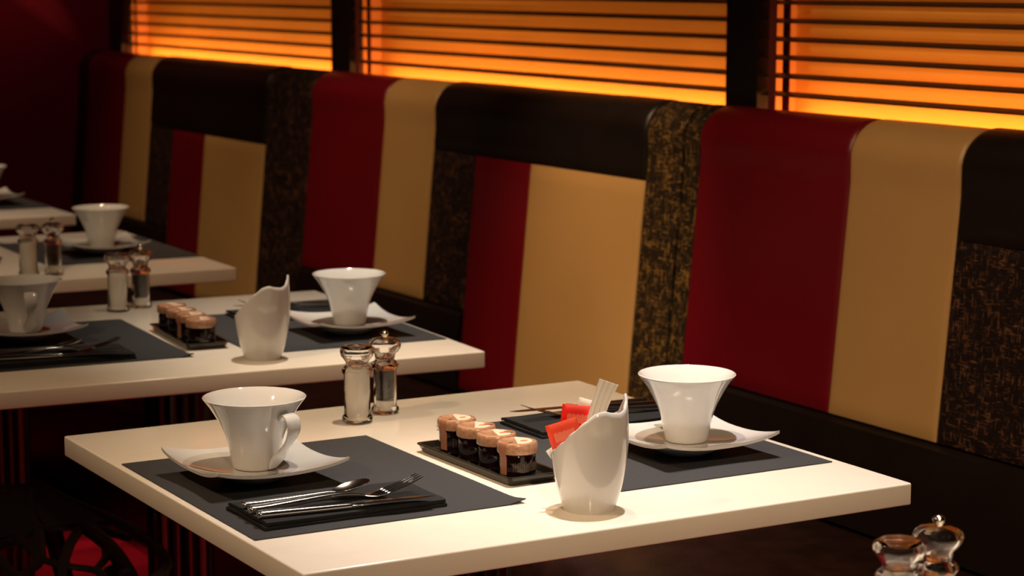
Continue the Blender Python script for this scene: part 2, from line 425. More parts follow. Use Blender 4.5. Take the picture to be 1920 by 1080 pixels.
# ================================================================== TABLES
def make_table(label, loc, rz):
    r = thing('dining_table', label, 'table', loc, rz, 'square cream tables along the banquettes')
    obj('tabletop', box(-0.3655, 0.3655, -0.350, 0.350, 0.725, 0.75, 0.0022, 3), M['table'], r, 30)
    fl = lambda a, z: 1 - 0.10*abs(math.sin(9*a))
    obj('column', lathe([(0, 0.0155), (0.052, 0.0155), (0.052, 0.7150), (0, 0.7150)], 144, rfun=fl), M['chrome'], r, 70)
    obj('base_plate', lathe([(0, 0), (0.215, 0), (0.220, 0.004), (0.218, 0.010), (0.06, 0.015), (0, 0.015)], 64), M['chrome'], r, 30)
    obj('mounting_plate', lathe([(0, 0.7155), (0.12, 0.7155), (0.12, 0.7245), (0, 0.7245)], 32), M['post'], r, 30)
    return r
TP = {0: (1.1615, 1.005, 0), 1: (1.1615, 2.1305, 0), 2: (1.185, 3.118, math.radians(-3.6)), 3: (1.210, 4.152, math.radians(-1.5)), 4: (1.235, 5.195, 0)}
tab1 = make_table('nearest cream table, fully in view, set with placemats, cups and jam tray', (TP[1][0], TP[1][1], 0), TP[1][2])
dup(tab1, (TP[2][0], TP[2][1], 0), TP[2][2], 'second cream table, behind the nearest one, with an empty white sachet holder')
dup(tab1, (TP[3][0], TP[3][1], 0), TP[3][2], 'third cream table, behind the row with shakers in front, cup on its right')
dup(tab1, (TP[4][0], TP[4][1], 0), TP[4][2], 'farthest cream table at the left edge, only a sliver showing')
dup(tab1, (TP[0][0], TP[0][1], 0), TP[0][2], 'cream table under the shakers at the bottom right corner, almost wholly below view')
def on(k, x, y, z=0.0):
    """local table coords (relative to table 1 world layout) -> world for table k"""
    cx, cy, a = TP[k]; dx, dy = x-TP[1][0], y-TP[1][1]
    return (cx+dx*math.cos(a)-dy*math.sin(a), cy+dx*math.sin(a)+dy*math.cos(a), TT+z)

def inv(k, X, Y):
    cx, cy, a = TP[k]; dx, dy = X-cx, Y-cy
    return (TP[1][0]+dx*math.cos(a)+dy*math.sin(a), TP[1][1]-dx*math.sin(a)+dy*math.cos(a))
# ---- placemats
def placemat_mesh():
    def F(u, v):
        x = (u-0.5)*0.309; y = (v-0.5)*0.385
        cu = max(0, u-0.93)/0.07; cv = max(0, 0.07-v)/0.07
        return (x, y, 0.0014 + 0.0002*noise.noise(Vector((x*12, y*12, 0))) + 0.004*(cu*cv))
    return solid_grid(F, 28, 34, 0.0011)
pm = obj('placemat', placemat_mesh(), M['placemat'], None, 30)
def place(o, k, x, y, rz, label, z=0.0, first=False, group=None, cat=None):
    cx, cy, a = TP[k]; loc = on(k, x, y, z)
    if first:
        o.location = loc; o.rotation_euler = (0, 0, a+rz); o['label'] = label
        if group: o['group'] = group
        if cat: o['category'] = cat
        return o
    return dup(o, loc, a+rz, label, group)
G = 'dark placemats on the tables'
place(pm, 1, 0.958, 2.104, 0, 'dark slate placemat under the handled cup on the nearest table, left side', first=True, group=G, cat='placemat')
place(pm, 1, 1.359, 2.096, PI, 'dark placemat on the banquette side of the nearest table, half behind the filled sachet holder', group=G)
place(pm, 2, 0.970, 2.118, 0, 'dark placemat at the left of the second table, under its cutlery', group=G)
place(pm, 2, 1.365, 2.095, PI, 'dark placemat at the right of the second table, beside the empty sachet holder', group=G)
place(pm, 3, 1.370, 2.160, PI, 'dark placemat on the third table, its corner reaching the banquette', group=G)
place(pm, 4, 1.375, 2.150, PI, 'dark placemat farthest back, at the left edge by the crimson wall', group=G)

# ---- saucers
def saucer_parts():
    a = 0.080
    def F(u, v):
        s = 2*u-1; t = 2*v-1
        x = a*s*(1-0.045*(1-t*t)*s*s) ; y = a*t*(1-0.045*(1-s*s)*t*t)
        # soften the corner a bit
        k = 1 - 0.03*(s*s*t*t)**4
        return (x*k, y*k, 0.0128 + 0.0088*(abs(s)**2.3+abs(t)**2.3) + 0.0012*(s*s*t*t))
    return solid_grid(F, 40, 40, 0.0034)
sa = thing('saucer', '', 'saucer')
def saucer_mesh():
    bm = saucer_parts()
    lathe([(0, 0.0), (0.030, 0.0), (0.034, 0.0012), (0.052, 0.0118), (0.052, 0.0128), (0, 0.0118)], 56, bm)
    return bm
obj('dish', saucer_mesh(), M['porcelain'], sa, 45)
# ---- cups
def cup_body():
    out = [(0.0, 0.0), (0.0215, 0.0), (0.0238, 0.0010), (0.0252, 0.004), (0.0280, 0.018), (0.0326, 0.037), (0.0412, 0.0555), (0.0492, 0.069), (0.0566, 0.0785)]
    prof = smooth_pts(out[2:], 4)
    inn = [(0.0569, 0.0795), (0.0560, 0.0800), (0.0546, 0.0788)] + [(r-0.0028, z) for r, z in prof[::-1] if 0.008 < z < 0.076] + [(0.018, 0.0062), (0.0, 0.006)]
    return lathe(out[:2] + prof + inn, 72)
def ribbon(path, bm=None):
    """path: (r, z, halfwidth, halfthick) in the x-z plane, ribbon width along y"""
    P = smooth_pts(path, 5); rings = []
    for i, (r, z, hw, ht) in enumerate(P):
        a = P[max(0, i-1)]; b = P[min(len(P)-1, i+1)]
        tx, tz = b[0]-a[0], b[1]-a[1]; l = math.hypot(tx, tz) or 1; nx, nz = -tz/l, tx/l
        ring = []
        for k in range(16):
            q = 2*PI*k/16; c, s = math.cos(q), math.sin(q)
            cy = math.copysign(abs(c)**0.7, c)*hw; cn = math.copysign(abs(s)**0.8, s)*ht
            ring.append(Vector((r+nx*cn, cy, z+nz*cn)))
        rings.append(ring)
    return loft(rings, bm)
cu = thing('coffee_cup', '', 'cup')
cup_b = obj('bowl', cup_body(), M['porcelain'], cu, 50)
obj('handle', ribbon([(0.0445, 0.0600, .0060, .0015), (0.0510, 0.0652, .0085, .0019), (0.0575, 0.0662, .0096, .0020), (0.0630, 0.0615, .0100, .0020), (0.0645, 0.0530, .0096, .0020),
                      (0.0615, 0.0440, .0084, .0020), (0.0560, 0.0362, .0066, .0021), (0.0495, 0.0290, .0064, .0021), (0.0425, 0.0215, .0090, .0020), (0.0355, 0.0130, .0104, .0018), (0.0285, 0.0040, .0060, .0014)]), M['porcelain'], cu, 60)
def saucer_cup(k, x, y, srz, crz, sl, cl, first=False):
    place(sa, k, x, y, srz, sl, 0.0016, first, 'square white saucers')
    place(cu, k, x+0.001, y, crz, cl, 0.0016+0.0131, first, 'flared white coffee cups')
HD = math.radians(-72); AW = math.radians
saucer_cup(1, 0.9050, 2.150, 0.03, HD, 'square white saucer on the nearest table, left place setting', 'white flared cup with its ribbon handle in full view, nearest table', True)
saucer_cup(1, 1.3955, 2.028, 0.0, AW(82), 'square white saucer in front of the red banquette panel, right of the filled sachet holder', 'white flared cup with hidden handle, right of the holder with red sachets')
saucer_cup(2, 0.9370, 2.175, 0.0, math.radians(-95), 'square white saucer at the left edge, on the second table', 'white flared cup cut by the left edge, handle facing the viewer')
saucer_cup(2, 1.407, 2.022, 0.02, AW(66), 'square white saucer right of the empty sachet holder, on the second table', 'white flared cup between the empty holder and the cream stripe, second table')
saucer_cup(3, 1.363, 2.102, 0.0, AW(74), 'white saucer on the third table, above the second table\'s shakers', 'white flared cup on the third table, above and left of the second table\'s shakers')
saucer_cup(4, *inv(4, 1.476, 5.168), 0.0, AW(75), 'white saucer poking in at the left edge on the farthest table', 'farthest white cup, only its right side inside the left edge')

# ---- sachet holder (cut-away porcelain pot)
def holder_mesh():
    H = [(0, .119), (8, .1215), (20, .112), (40, .098), (70, .086), (110, .075), (150, .064), (180, .061), (205, .0665), (225, .0760), (245, .0885), (262, .0990), (280, .1080), (292, .1100), (305, .1075), (322, .1060), (338, .1085), (350, .1150), (360, .119)]
    def h(a):
        d = math.degrees(a) % 360
        for (a0, h0), (a1, h1) in zip(H, H[1:]):
            if a0 <= d <= a1:
                t = (d-a0)/(a1-a0); t = t*t*(3-2*t)*0.5+t*0.5; return h0+(h1-h0)*t
        return H[-1][1]
    R = smooth_pts([(0.0, .0265), (.012, .0305), (.028, .0350), (.045, .0383), (.062, .0402), (.080, .0408), (.098, .0404), (.125, .0390)], 6)
    def rad(z):
        for (z0, r0), (z1, r1) in zip(R, R[1:]):
            if z0 <= z <= z1: return r0+(r1-r0)*(z-z0)/(z1-z0)
        return R[-1][1]
    bm = bmesh.new(); seg = 96; nz = 22; O = []; I = []
    for j in range(nz+1):
        ro, ri = [], []
        for i in range(seg):
            a = 2*PI*i/seg; z = h(a)*(j/nz); r = rad(z)
            c, s = math.cos(a), math.sin(a)*0.96
            ro.append(bm.verts.new((r*c, r*s, z)))
            zi = max(z, 0.004) if j < nz else z-0.0004; ri.append(bm.verts.new(((rad(zi)-0.0032)*c, (rad(zi)-0.0032)*s, zi+ (0.0004*j/nz))))
        O.append(ro); I.append(ri)
    mid = []
    for i in range(seg):
        a = 2*PI*i/seg; z = h(a); r = rad(z)-0.0016
        mid.append(bm.verts.new((r*math.cos(a), r*math.sin(a)*0.96, z+0.0012)))
    for i in range(seg):
        k = (i+1) % seg
        for j in range(nz):
            bm.faces.new((O[j][i], O[j][k], O[j+1][k], O[j+1][i])); bm.faces.new((I[j+1][i], I[j+1][k], I[j][k], I[j][i]))
        bm.faces.new((O[nz][i], O[nz][k], mid[k], mid[i])); bm.faces.new((mid[i], mid[k], I[nz][k], I[nz][i]))
    bm.faces.new(O[0][::-1]); bm.faces.new(I[0])
    return bm
hd = obj('sachet_holder', holder_mesh(), M['porcelain'], None, 60)
place(hd, 1, 1.157, 1.857, math.radians(-31), 'white cut-away porcelain holder filled with red sachets, nearest table', first=True, group='white porcelain sachet holders', cat='holder')
place(hd, 2, *inv(2, 1.2184, 2.856), math.radians(-27), 'empty white cut-away porcelain holder on the second table')

# ---- sachets in the near holder (local frame: x = camera right, y = away, origin at holder base)
HR = math.radians(-31); HX, HY = 1.157, 1.857
def sachet(name, w_, h_, tx, ty, tz, lean, yaw, m, label, th=0.0022, printed=True, curl=0.0):
    """a flat filled packet, its centre at (tx,ty,tz) in holder frame, leaning by roll 'lean' (about view axis)"""
    root = thing(name, label, 'sachet', (HX + tx*math.cos(HR) - ty*math.sin(HR), HY + tx*math.sin(HR) + ty*math.cos(HR), TT+tz), HR)
    root.rotation_euler = (0, lean, HR + yaw)
    if printed: root['group'] = 'red sachets in the holder'
    def F(u, v):
        e = min(u, 1-u, v, 1-v); p = min(1, e/0.10)
        return ((u-0.5)*w_, (v-0.5)*h_, th*(0.25+0.75*math.sin(p*PI/2)) + curl*(v-0.5)**2)
    bm = solid_grid(F, 14, 18, 0.001)
    # serrated/crimped top edge
    for v in bm.verts:
        v.co = Vector((v.co.x, -v.co.z, v.co.y))
    obj('packet', bm, m, root, 40)
    if printed:
        bm = bmesh.new(); n = 13
        for row in range(2):
            for i in range(n):
                x = -w_*0.30 + i*w_*0.60/(n-1)
                hh = h_*0.085*(0.88+0.12*math.sin(i*2.3+row)); zc = h_*0.27 - row*h_*0.21
                bx(bm, x-0.0006, x+0.0006, -th-0.00025, -th+0.0002, zc-hh, zc+hh)
        obj('lettering', bm, M['print'], root, 0)
    return root
sachet('sugar_sachet', 0.034, 0.062, -0.0145, 0.006, 0.0785, math.radians(6), 0.08, M['red_paper'], 'bright red sachet standing higher in the porcelain holder')
sachet('sugar_sachet', 0.034, 0.064, -0.0205, -0.002, 0.063, math.radians(-17), 0.05, M['orange_paper'], 'orange red sachet leaning out left, lower in the porcelain holder')
sachet('sugar_sachet', 0.030, 0.050, -0.002, 0.020, 0.087, math.radians(14), -0.1, M['white_paper'], 'plain white sachet tucked behind the red ones in the holder', printed=False)
sachet('sugar_sachet', 0.018, 0.040, -0.0265, 0.010, 0.048, math.radians(-35), 0.0, M['white_paper'], 'plain white sachet with only a corner showing, left of the holder', printed=False)
# folded white paper stick, pleated, wider at its top
def paper_mesh():
    bm = bmesh.new(); nu, nv = 28, 20; T = []
    pts = lambda u, v: None
    top = []; 
    for j in range(nv+1):
        v = j/nv; row = []
        wd = 0.0100 - 0.0015*math.sin(v*PI) ; lean = 0.008*v + 0.012*v*v
        for i in range(nu+1):
            u = i/nu; x = (u-0.5)*2*wd
            pleat = 0.0020*math.sin(u*PI*7)*(1-v*0.8)
            row.append((x + lean - 0.006, pleat + 0.006*v*(u-0.5), v*0.075 - 0.008*v*(u-0.3)))
        top.append(row)
    A = [[bm.verts.new((x, y-0.0004, z)) for x, y, z in r] for r in top]
    B = [[bm.verts.new((x, y+0.0004, z)) for x, y, z in r] for r in top]
    for j in range(nv):
        for i in range(nu):
            bm.faces.new((A[j][i], A[j][i+1], A[j+1][i+1], A[j+1][i])); bm.faces.new((B[j+1][i], B[j+1][i+1], B[j][i+1], B[j][i]))
        bm.faces.new((A[j][0], A[j+1][0], B[j+1][0], B[j][0])); bm.faces.new((B[j][nu], B[j+1][nu], A[j+1][nu], A[j][nu]))
    for i in range(nu):
        bm.faces.new((A[0][i+1], A[0][i], B[0][i], B[0][i+1])); bm.faces.new((A[nv][i], A[nv][i+1], B[nv][i+1], B[nv][i]))
    return bm
pw = obj('folded_paper', paper_mesh(), M['white_paper'], None, 60)
tx, ty = 0.006, 0.004
pw.location = (HX + tx*math.cos(HR) - ty*math.sin(HR), HY + tx*math.sin(HR) + ty*math.cos(HR), TT+0.061); pw.rotation_euler = (0, 0, HR)
tag(pw, 'crumpled white paper wrapper sticking up out of the porcelain holder', 'paper wrapper')

# ---- shakers
def ribhead(a, z): return 1
pe = thing('pepper_mill', '', 'pepper mill')
def shell(outer, inner):
    return lathe(outer + inner, 48, closed=True, rfun=lambda a, z: 1+(0.018*math.cos(8*a) if z > 0.075 else 0))
obj('acrylic_body', shell([(0.0002, 0.0), (0.0160, 0.0), (0.0175, 0.0015), (0.0178, 0.0055), (0.0168, 0.0080), (0.0148, 0.0095), (0.0146, 0.056), (0.0162, 0.0585), (0.0176, 0.0610), (0.0176, 0.0635), (0.0160, 0.0660),
    (0.0128, 0.0680), (0.0122, 0.0700), (0.0002, 0.0700)], [(0.0002, 0.0678), (0.0100, 0.0678), (0.0108, 0.0655), (0.0128, 0.0630), (0.0130, 0.0600), (0.0128, 0.0570), (0.0128, 0.0060), (0.0120, 0.0035), (0.0002, 0.0035)]), M['acrylic'], pe, 45)
obj('peppercorns', lathe([(0, 0.019), (0.0118, 0.019), (0.0122, 0.021), (0.0122, 0.0545), (0.0118, 0.0560), (0, 0.0565)], 32), M['pepper'], pe, 45)
obj('acrylic_head', shell([(0.0002, 0.0702), (0.0120, 0.0702), (0.0128, 0.0730), (0.0135, 0.0770), (0.0170, 0.0800), (0.0202, 0.0845), (0.0212, 0.0885), (0.0202, 0.0925), (0.0165, 0.0955), (0.0100, 0.0972), (0.0002, 0.0976)],
    [(0.0002, 0.0950), (0.0095, 0.0948), (0.0150, 0.0930), (0.0172, 0.0905), (0.0176, 0.0880), (0.0168, 0.0850), (0.0135, 0.0815), (0.0105, 0.0780), (0.0100, 0.0730), (0.0002, 0.0728)]), M['acrylic'], pe, 45)
obj('knob', lathe([(0, 0.0977), (0.0030, 0.0977), (0.0034, 0.0992), (0.0048, 0.1010), (0.0052, 0.1030), (0.0042, 0.1052), (0.0018, 0.1066), (0, 0.1069)], 24), M['knob'], pe, 60)
obj('grinder', lathe([(0, 0.0040), (0.0112, 0.0040), (0.0120, 0.0060), (0.0120, 0.0168), (0, 0.0175)], 32), M['salt'], pe, 45)
sh = thing('salt_shaker', '', 'salt shaker')
obj('acrylic_body', shell([(0.0002, 0.0), (0.0170, 0.0), (0.0188, 0.0015), (0.0192, 0.0060), (0.0182, 0.0088), (0.0166, 0.0105), (0.0164, 0.060), (0.0180, 0.0625), (0.0194, 0.0650), (0.0192, 0.0675), (0.0172, 0.0700),
    (0.0148, 0.0715), (0.0140, 0.0745), (0.0002, 0.0745)], [(0.0002, 0.0724), (0.0118, 0.0722), (0.0130, 0.0690), (0.0150, 0.0660), (0.0158, 0.0610), (0.0157, 0.0060), (0.0150, 0.0035), (0.0002, 0.0035)]), M['acrylic'], sh, 45)
obj('salt', lathe([(0, 0.0040), (0.0145, 0.0040), (0.0153, 0.006), (0.0153, 0.0605), (0.0145, 0.0655), (0.0, 0.0660)], 32), M['salt'], sh, 45)
obj('acrylic_head', shell([(0.0002, 0.0747), (0.0138, 0.0747), (0.0144, 0.0770), (0.0165, 0.0800), (0.0205, 0.0850), (0.0216, 0.0895), (0.0208, 0.0935), (0.0180, 0.0962), (0.0120, 0.0968), (0.0060, 0.0960), (0.0002, 0.0960)],
    [(0.0002, 0.0935), (0.0110, 0.0938), (0.0165, 0.0930), (0.0182, 0.0900), (0.0175, 0.0862), (0.0140, 0.0815), (0.0118, 0.0785), (0.0114, 0.0770), (0.0002, 0.0768)]), M['acrylic'], sh, 45)
obj('sprinkler', lathe([(0, 0.0664), (0.0078, 0.0664), (0.0082, 0.0670), (0.0082, 0.0712), (0, 0.0718)], 24), M['knob'], sh, 45)
def mills(k, sx, sy, px, py, sl, pl, first=False):
    for o, x, y, lb, gp_ in ((sh, sx, sy, sl, 'acrylic salt shakers'), (pe, px, py, pl, 'acrylic pepper mills')):
        if first: o.location = (x, y, TT+0.0002); o['label'] = lb; o['group'] = gp_
        else: dup(o, (x, y, TT+0.0002), random.uniform(0, 3), lb, gp_)
mills(1, 1.140, 2.377, 1.196, 2.412, 'clear acrylic shaker full of white salt, between the two cups of the nearest table', 'clear acrylic mill with peppercorns, at the back edge of the nearest table', True)
mills(2, 1.187, 3.388, 1.235, 3.410, 'clear salt shaker at the back edge of the second table', 'clear pepper mill at the back edge of the second table, beside the dark jam jars')
mills(3, 1.186, 3.874, 1.234, 3.876, 'blurred salt shaker near the left edge on the third table', 'blurred pepper mill near the left edge on the third table')
mills(0, 1.119, 1.318, 1.174, 1.334, 'clear faceted shaker cut off by the bottom edge, lower right corner', 'clear mill with silver ball knob, lower right corner')

# ---- jam tray and jars
def tray_mesh():
    bm = bmesh.new(); W, L = 0.068, 0.214
    def ring(w_, l_, z, c=0.004):
        x, y = w_/2, l_/2
        return [Vector(p) for p in ((-x+c, -y, z), (x-c, -y, z), (x, -y+c, z), (x, y-c, z), (x-c, y, z), (-x+c, y, z), (-x, y-c, z), (-x, -y+c, z))]
    loft([ring(W-0.016, L-0.016, 0.0), ring(W-0.010, L-0.010, 0.0012), ring(W-0.003, L-0.003, 0.0088), ring(W, L, 0.0095), ring(W, L, 0.0108), ring(W-0.006, L-0.006, 0.0108), ring(W-0.010, L-0.010, 0.0040), ring(W-0.014, L-0.014, 0.0026)], bm)
    for i in range(5):
        x = -0.018 + i*0.009
        bx(bm, x-0.0012, x+0.0012, -L/2+0.010, L/2-0.010, 0.0022, 0.0034)
    return bm
tr = obj('jam_tray', tray_mesh(), M['black_gloss'], None, 25)
ja = thing('jam_jar', '', 'jam jar')
body = lathe([(0, 0.0), (0.0185, 0.0), (0.0200, 0.0015), (0.0205, 0.005), (0.0205, 0.0245), (0.0196, 0.0275), (0.0182, 0.0290), (0.0180, 0.0335), (0, 0.0335)], 60)
obj('glass', body, M['jam'], ja, 45)
obj('lid', lathe([(0.0185, 0.0290), (0.0222, 0.0290), (0.0228, 0.0300), (0.0226, 0.0385), (0.0214, 0.0405), (0.0180, 0.0412), (0.0172, 0.0406), (0, 0.0406), (0, 0.0340), (0.0185, 0.0340)], 60), M['lid'], ja, 45)
LIDO = ja.children[-1] if ja.children else None
def half_disc(r, a0, a1, z, th=0.0003, cut=None):
    n = 24; P = [(r*math.cos(a0+(a1-a0)*i/n), r*math.sin(a0+(a1-a0)*i/n)) for i in range(n+1)]
    return loft([[Vector((x, y, z)) for x, y in P], [Vector((x, y, z+th)) for x, y in P]])
lid = [c for c in ja.children if c.name.startswith('lid')][0]
obj('lid_print', half_disc(0.0165, math.radians(-118), math.radians(72), 0.0406), M['lid_label'], lid, 0)
bm = lathe([(0, 0.0), (0.0045, 0.0), (0.0045, 0.0004), (0, 0.0004)], 20, center=(0.006, -0.004, 0.0409))
for v in bm.verts: v.co.y = -0.004 + (v.co.y+0.004)*0.55
obj('fruit_print', bm, M['lid_fruit'], lid, 0)
# paper seal running over the lid and down the side
a0 = math.radians(192)
bm = bmesh.new()
P = [(0.010, 0.04145), (0.0180, 0.0417), (0.0219, 0.0408), (0.0232, 0.0385), (0.0233, 0.0295), (0.0212, 0.0255), (0.0211, 0.0060)]
rings = []
for r, z in P:
    rg = []
    for s, d in ((-1, 0), (-0.33, 0), (0.33, 0), (1, 0), (1, -1), (0.33, -1), (-0.33, -1), (-1, -1)):
        a = a0 + s*0.0052/max(r, 0.016); rr = r + d*0.0004
        rg.append(Vector((rr*math.cos(a), rr*math.sin(a), z + (d*0.0003 if r < 0.022 else 0))))
    rings.append(rg)
obj('seal', loft(rings, bm), M['seal'], ja, 40)
bm = bmesh.new()
for i in range(19):                      # ribbed grey label on the front
    a = math.radians(-132 + i*5.6); c, s = math.cos(a), math.sin(a); r = 0.0206
    vs_ = []
    for sg, z in ((-1, 0.010), (1, 0.010), (1, 0.0195 + 0.0006*math.sin(i*2.1)), (-1, 0.0195 + 0.0006*math.sin(i*2.1))):
        for d in (0, 0.0004):
            aa = a + sg*0.022; vs_.append((Vector((((r+d))*math.cos(aa), (r+d)*math.sin(aa), z))))
    o_ = [vs_[1], vs_[3], vs_[5], vs_[7]]; i_ = [vs_[0], vs_[2], vs_[4], vs_[6]]
    loft([i_, o_], bm)
obj('label_print', bm, M['jar_label'], ja, 0)
TG = 'black trays of jam jars'; JG = 'small jars of dark jam on trays'
place(tr, 1, 1.162, 2.086, math.radians(1.0), 'black ridged plastic tray carrying four jam jars on the nearest table', first=True, group=TG, cat='tray')
place(tr, 2, *inv(2, 1.186, 3.068), math.radians(-2.0), 'black tray under dark jam jars on the second table', group=TG)
place(tr, 3, 1.117, 2.160, 0, 'black tray at the left edge on the third table', group=TG)
names1 = ['front jam jar with ribbed grey label, nearest table', 'second jam jar from the front on the nearest tray', 'third jam jar from the front on the nearest tray, lid showing a red spot', 'rearmost jam jar on the nearest tray']
def turn(root, da):
    for c in root.children:
        if c.name.startswith(('seal', 'label_print')): c.rotation_euler = (0, 0, da)
for i, y in enumerate((2.007, 2.055, 2.103, 2.151)):
    l = on(1, 1.157 + 0.0006*i, y, 0.0038)
    if i == 0: ja.location = l; ja.rotation_euler = (0, 0, 0.0); ja['label'] = names1[0]; ja['group'] = JG
    else: turn(dup(ja, l, (0, 0.12, -0.1, 0.1)[i], names1[i], JG), (0, 2.6, 2.8, -0.05)[i])
for i, (x, y) in enumerate(((1.174, 2.985), (1.178, 3.036), (1.182, 3.087), (1.186, 3.138))):
    turn(dup(ja, (x, y, TT+0.0038), 0.15*i, ('front', 'second', 'third', 'rearmost')[i] + ' dark jam jar on the second table\'s tray', JG), (2.5, -0.2, 2.6, 2.5)[i])
for i, y in enumerate((2.10, 2.15, 2.20)):
    dup(ja, on(3, 1.117, y, 0.0038), 0.2*i, 'blurred jam jar with pinkish lid at the left edge, third table, ' + ('front', 'middle', 'rear')[i] + ' of its row', JG)

# ---- napkin and cutlery
def napkin_mesh():
    bm = bmesh.new()
    W, D = 0.206, 0.102
    def layer(x0, x1, y0, y1, z0, z1, sd):
        def F(u, v):
            x = x0+(x1-x0)*u; y = y0+(y1-y0)*v
            e = min(v, 1-v)*(y1-y0)
            return (x + 0.0012*noise.noise(Vector((y*30, sd, 0))), y + 0.0012*noise.noise(Vector((x*14, sd, 5))), z1 - 0.0012*math.exp(-e/0.002) + 0.0007*noise.noise(Vector((x*22, y*22, sd))))
        solid_grid(F, 30, 16, z1-z0-0.0012, bm)
    layer(-W/2, W/2, -D/2, D/2, 0.0, 0.0042, 1.3)
    layer(-W/2+0.0015, W/2-0.002, -D/2+0.0012, D/2-0.002, 0.0043, 0.0090, 4.7)
    return bm
nk = obj('napkin', napkin_mesh(), M['napkin'], None, 40)
def sect(path, seg=12, p=0.8):
    """path: (x, y, z, halfwidth_y, halfthick_z)"""
    P = smooth_pts(path, 4); rings = []
    for x, y, z, hw, ht in P:
        rings.append([Vector((x, y + math.copysign(abs(math.cos(2*PI*k/seg))**p, math.cos(2*PI*k/seg))*hw, z + math.copysign(abs(math.sin(2*PI*k/seg))**p, math.sin(2*PI*k/seg))*ht)) for k in range(seg)])
    return rings
def knife_parts():
    r = thing('table_knife', '', 'knife')
    obj('handle', loft(sect([(0, 0, .0036, 0.0036, 0.0026), (.002, 0, .0036, 0.0055, 0.0041), (.02, 0, .0036, 0.0057, 0.0041), (.06, 0, .0034, 0.0052, 0.0037), (.095, 0, .0032, 0.0044, 0.0032), (.100, 0, .0032, 0.0039, 0.0029)])), M['steel'], r, 50)
    obj('blade', loft(sect([(.0985, 0, .0030, .0028, .0013), (.104, 0, .0034, .0042, .0010), (.115, 0, .0042, .0066, .0008), (.150, 0, .0044, .0072, .0007), (.175, 0, .0044, .0058, .0006), (.188, -0.001, .0044, .0030, .0005), (.192, -.002, .0044, .0010, .0003)], p=1.0)), M['steel'], r, 50)
    return r
def spoon_parts():
    r = thing('teaspoon', '', 'spoon')
    obj('handle', loft(sect([(0, 0, .0036, 0.0034, 0.0024), (.002, 0, .0036, 0.0052, 0.0036), (.02, 0, .0038, 0.0052, 0.0035), (.05, 0, .0052, 0.0042, 0.0029), (.08, 0, .0072, 0.0029, 0.0020), (.094, 0, .0078, 0.0023, 0.0017), (.100, 0, .0076, 0.0029, 0.0013)])), M['steel'], r, 50)
    def F(u, v):
        s = 2*u-1; t = 2*v-1
        x = 0.118 + 0.0205*s; hw = 0.0125*math.sqrt(max(0.0, 1-abs(s)**2.2))*(1+0.10*s) + 0.0006
        y = hw*t; k = max(0, 1-s*s)*(1-t*t)
        return (x, y, 0.0078 + 0.009*(u) - 0.0045*k + 0.0008)
    obj('bowl', solid_grid(F, 26, 16, 0.0009), M['steel'], r, 50)
    return r
def fork_parts():
    r = thing('table_fork', '', 'fork')
    obj('handle', loft(sect([(0, 0, .0036, 0.0036, 0.0026), (.002, 0, .0036, 0.0055, 0.0041), (.02, 0, .0040, 0.0057, 0.0040), (.06, 0, .0066, 0.0049, 0.0034), (.095, 0, .0084, 0.0036, 0.0024), (.118, 0, .0066, 0.0029, 0.0018), (.128, 0, .0044, 0.0031, 0.0014)])), M['steel'], r, 50)
    bm = bmesh.new()
    loft(sect([(.127, 0, .0044, .0024, .0011), (.133, 0, .0036, .0060, .0009), (.141, 0, .0038, .0092, .0008), (.149, 0, .0052, .0108, .0008), (.152, 0, .0058, .0108, .0007)]), bm)
    for i in range(4):
        y = -0.0090 + i*0.0060
        loft(sect([(.1505, y, .0056, .0017, .0009), (.162, y, .0082, .0013, .0009), (.176, y*0.97, .0122, .0012, .0007), (.188, y*0.95, .0166, .0010, .0006), (.193, y*0.95, .0186, .0004, .0003)], 8), bm)
    obj('tines', bm, M['steel'], r, 50)
    return r
kn, sp, fk = knife_parts(), spoon_parts(), fork_parts()
NG, KG, SG, FG = 'folded black napkins', 'table knives on napkins', 'teaspoons on napkins', 'table forks on napkins'
def setting(k, cx, cy, rot, names, first=False):
    """cx,cy napkin centre; rot 0 for the aisle side, PI for the banquette side"""
    c, s = math.cos(rot), math.sin(rot)
    def at(dx, dy): return cx+dx*c-dy*s, cy+dx*s+dy*c
    place(nk, k, cx, cy, rot, names[0], 0.0016, first, NG, 'napkin')
    z = 0.0016 + 0.0092
    for o, dx, dy, a, nm, gg in ((kn, -0.103, -0.032, -0.10, names[1], KG), (fk, -0.103, -0.010, -0.02, names[2], FG), (sp, -0.101, 0.013, -0.10, names[3], SG)):
        x, y = at(dx, dy); place(o, k, x, y, rot+a, nm, z, first, gg)
setting(1, 0.928, 1.986, 0.0, ['folded black napkin under three pieces of cutlery, nearest table left side', 'steel knife lying nearest the table edge on the front napkin', 'steel fork with raised tines in the middle of the front napkin', 'small steel spoon beside the fork, nearest the front cup'], True)
setting(1, 1.388, 2.222, PI, ['folded black napkin on the banquette side of the nearest table, behind the red sachets', 'steel knife on the far napkin, nearest the back edge of the front table', 'steel fork on the far napkin, its tines showing just left of the red sachets', 'small steel spoon on the far napkin, between fork and white cup'])
setting(2, 0.939, 1.990, 0.0, ['folded black napkin at the left edge on the second table', 'steel knife at the front of the left edge napkin, second table', 'steel fork in the middle of the left edge napkin, second table', 'steel spoon at the rear of the left edge napkin, second table'])
setting(2, 1.392, 2.222, PI, ['folded black napkin mostly behind the empty porcelain holder', 'knife on the napkin behind the empty porcelain holder', 'fork on the napkin behind the empty porcelain holder', 'spoon on the napkin behind the empty porcelain holder'])

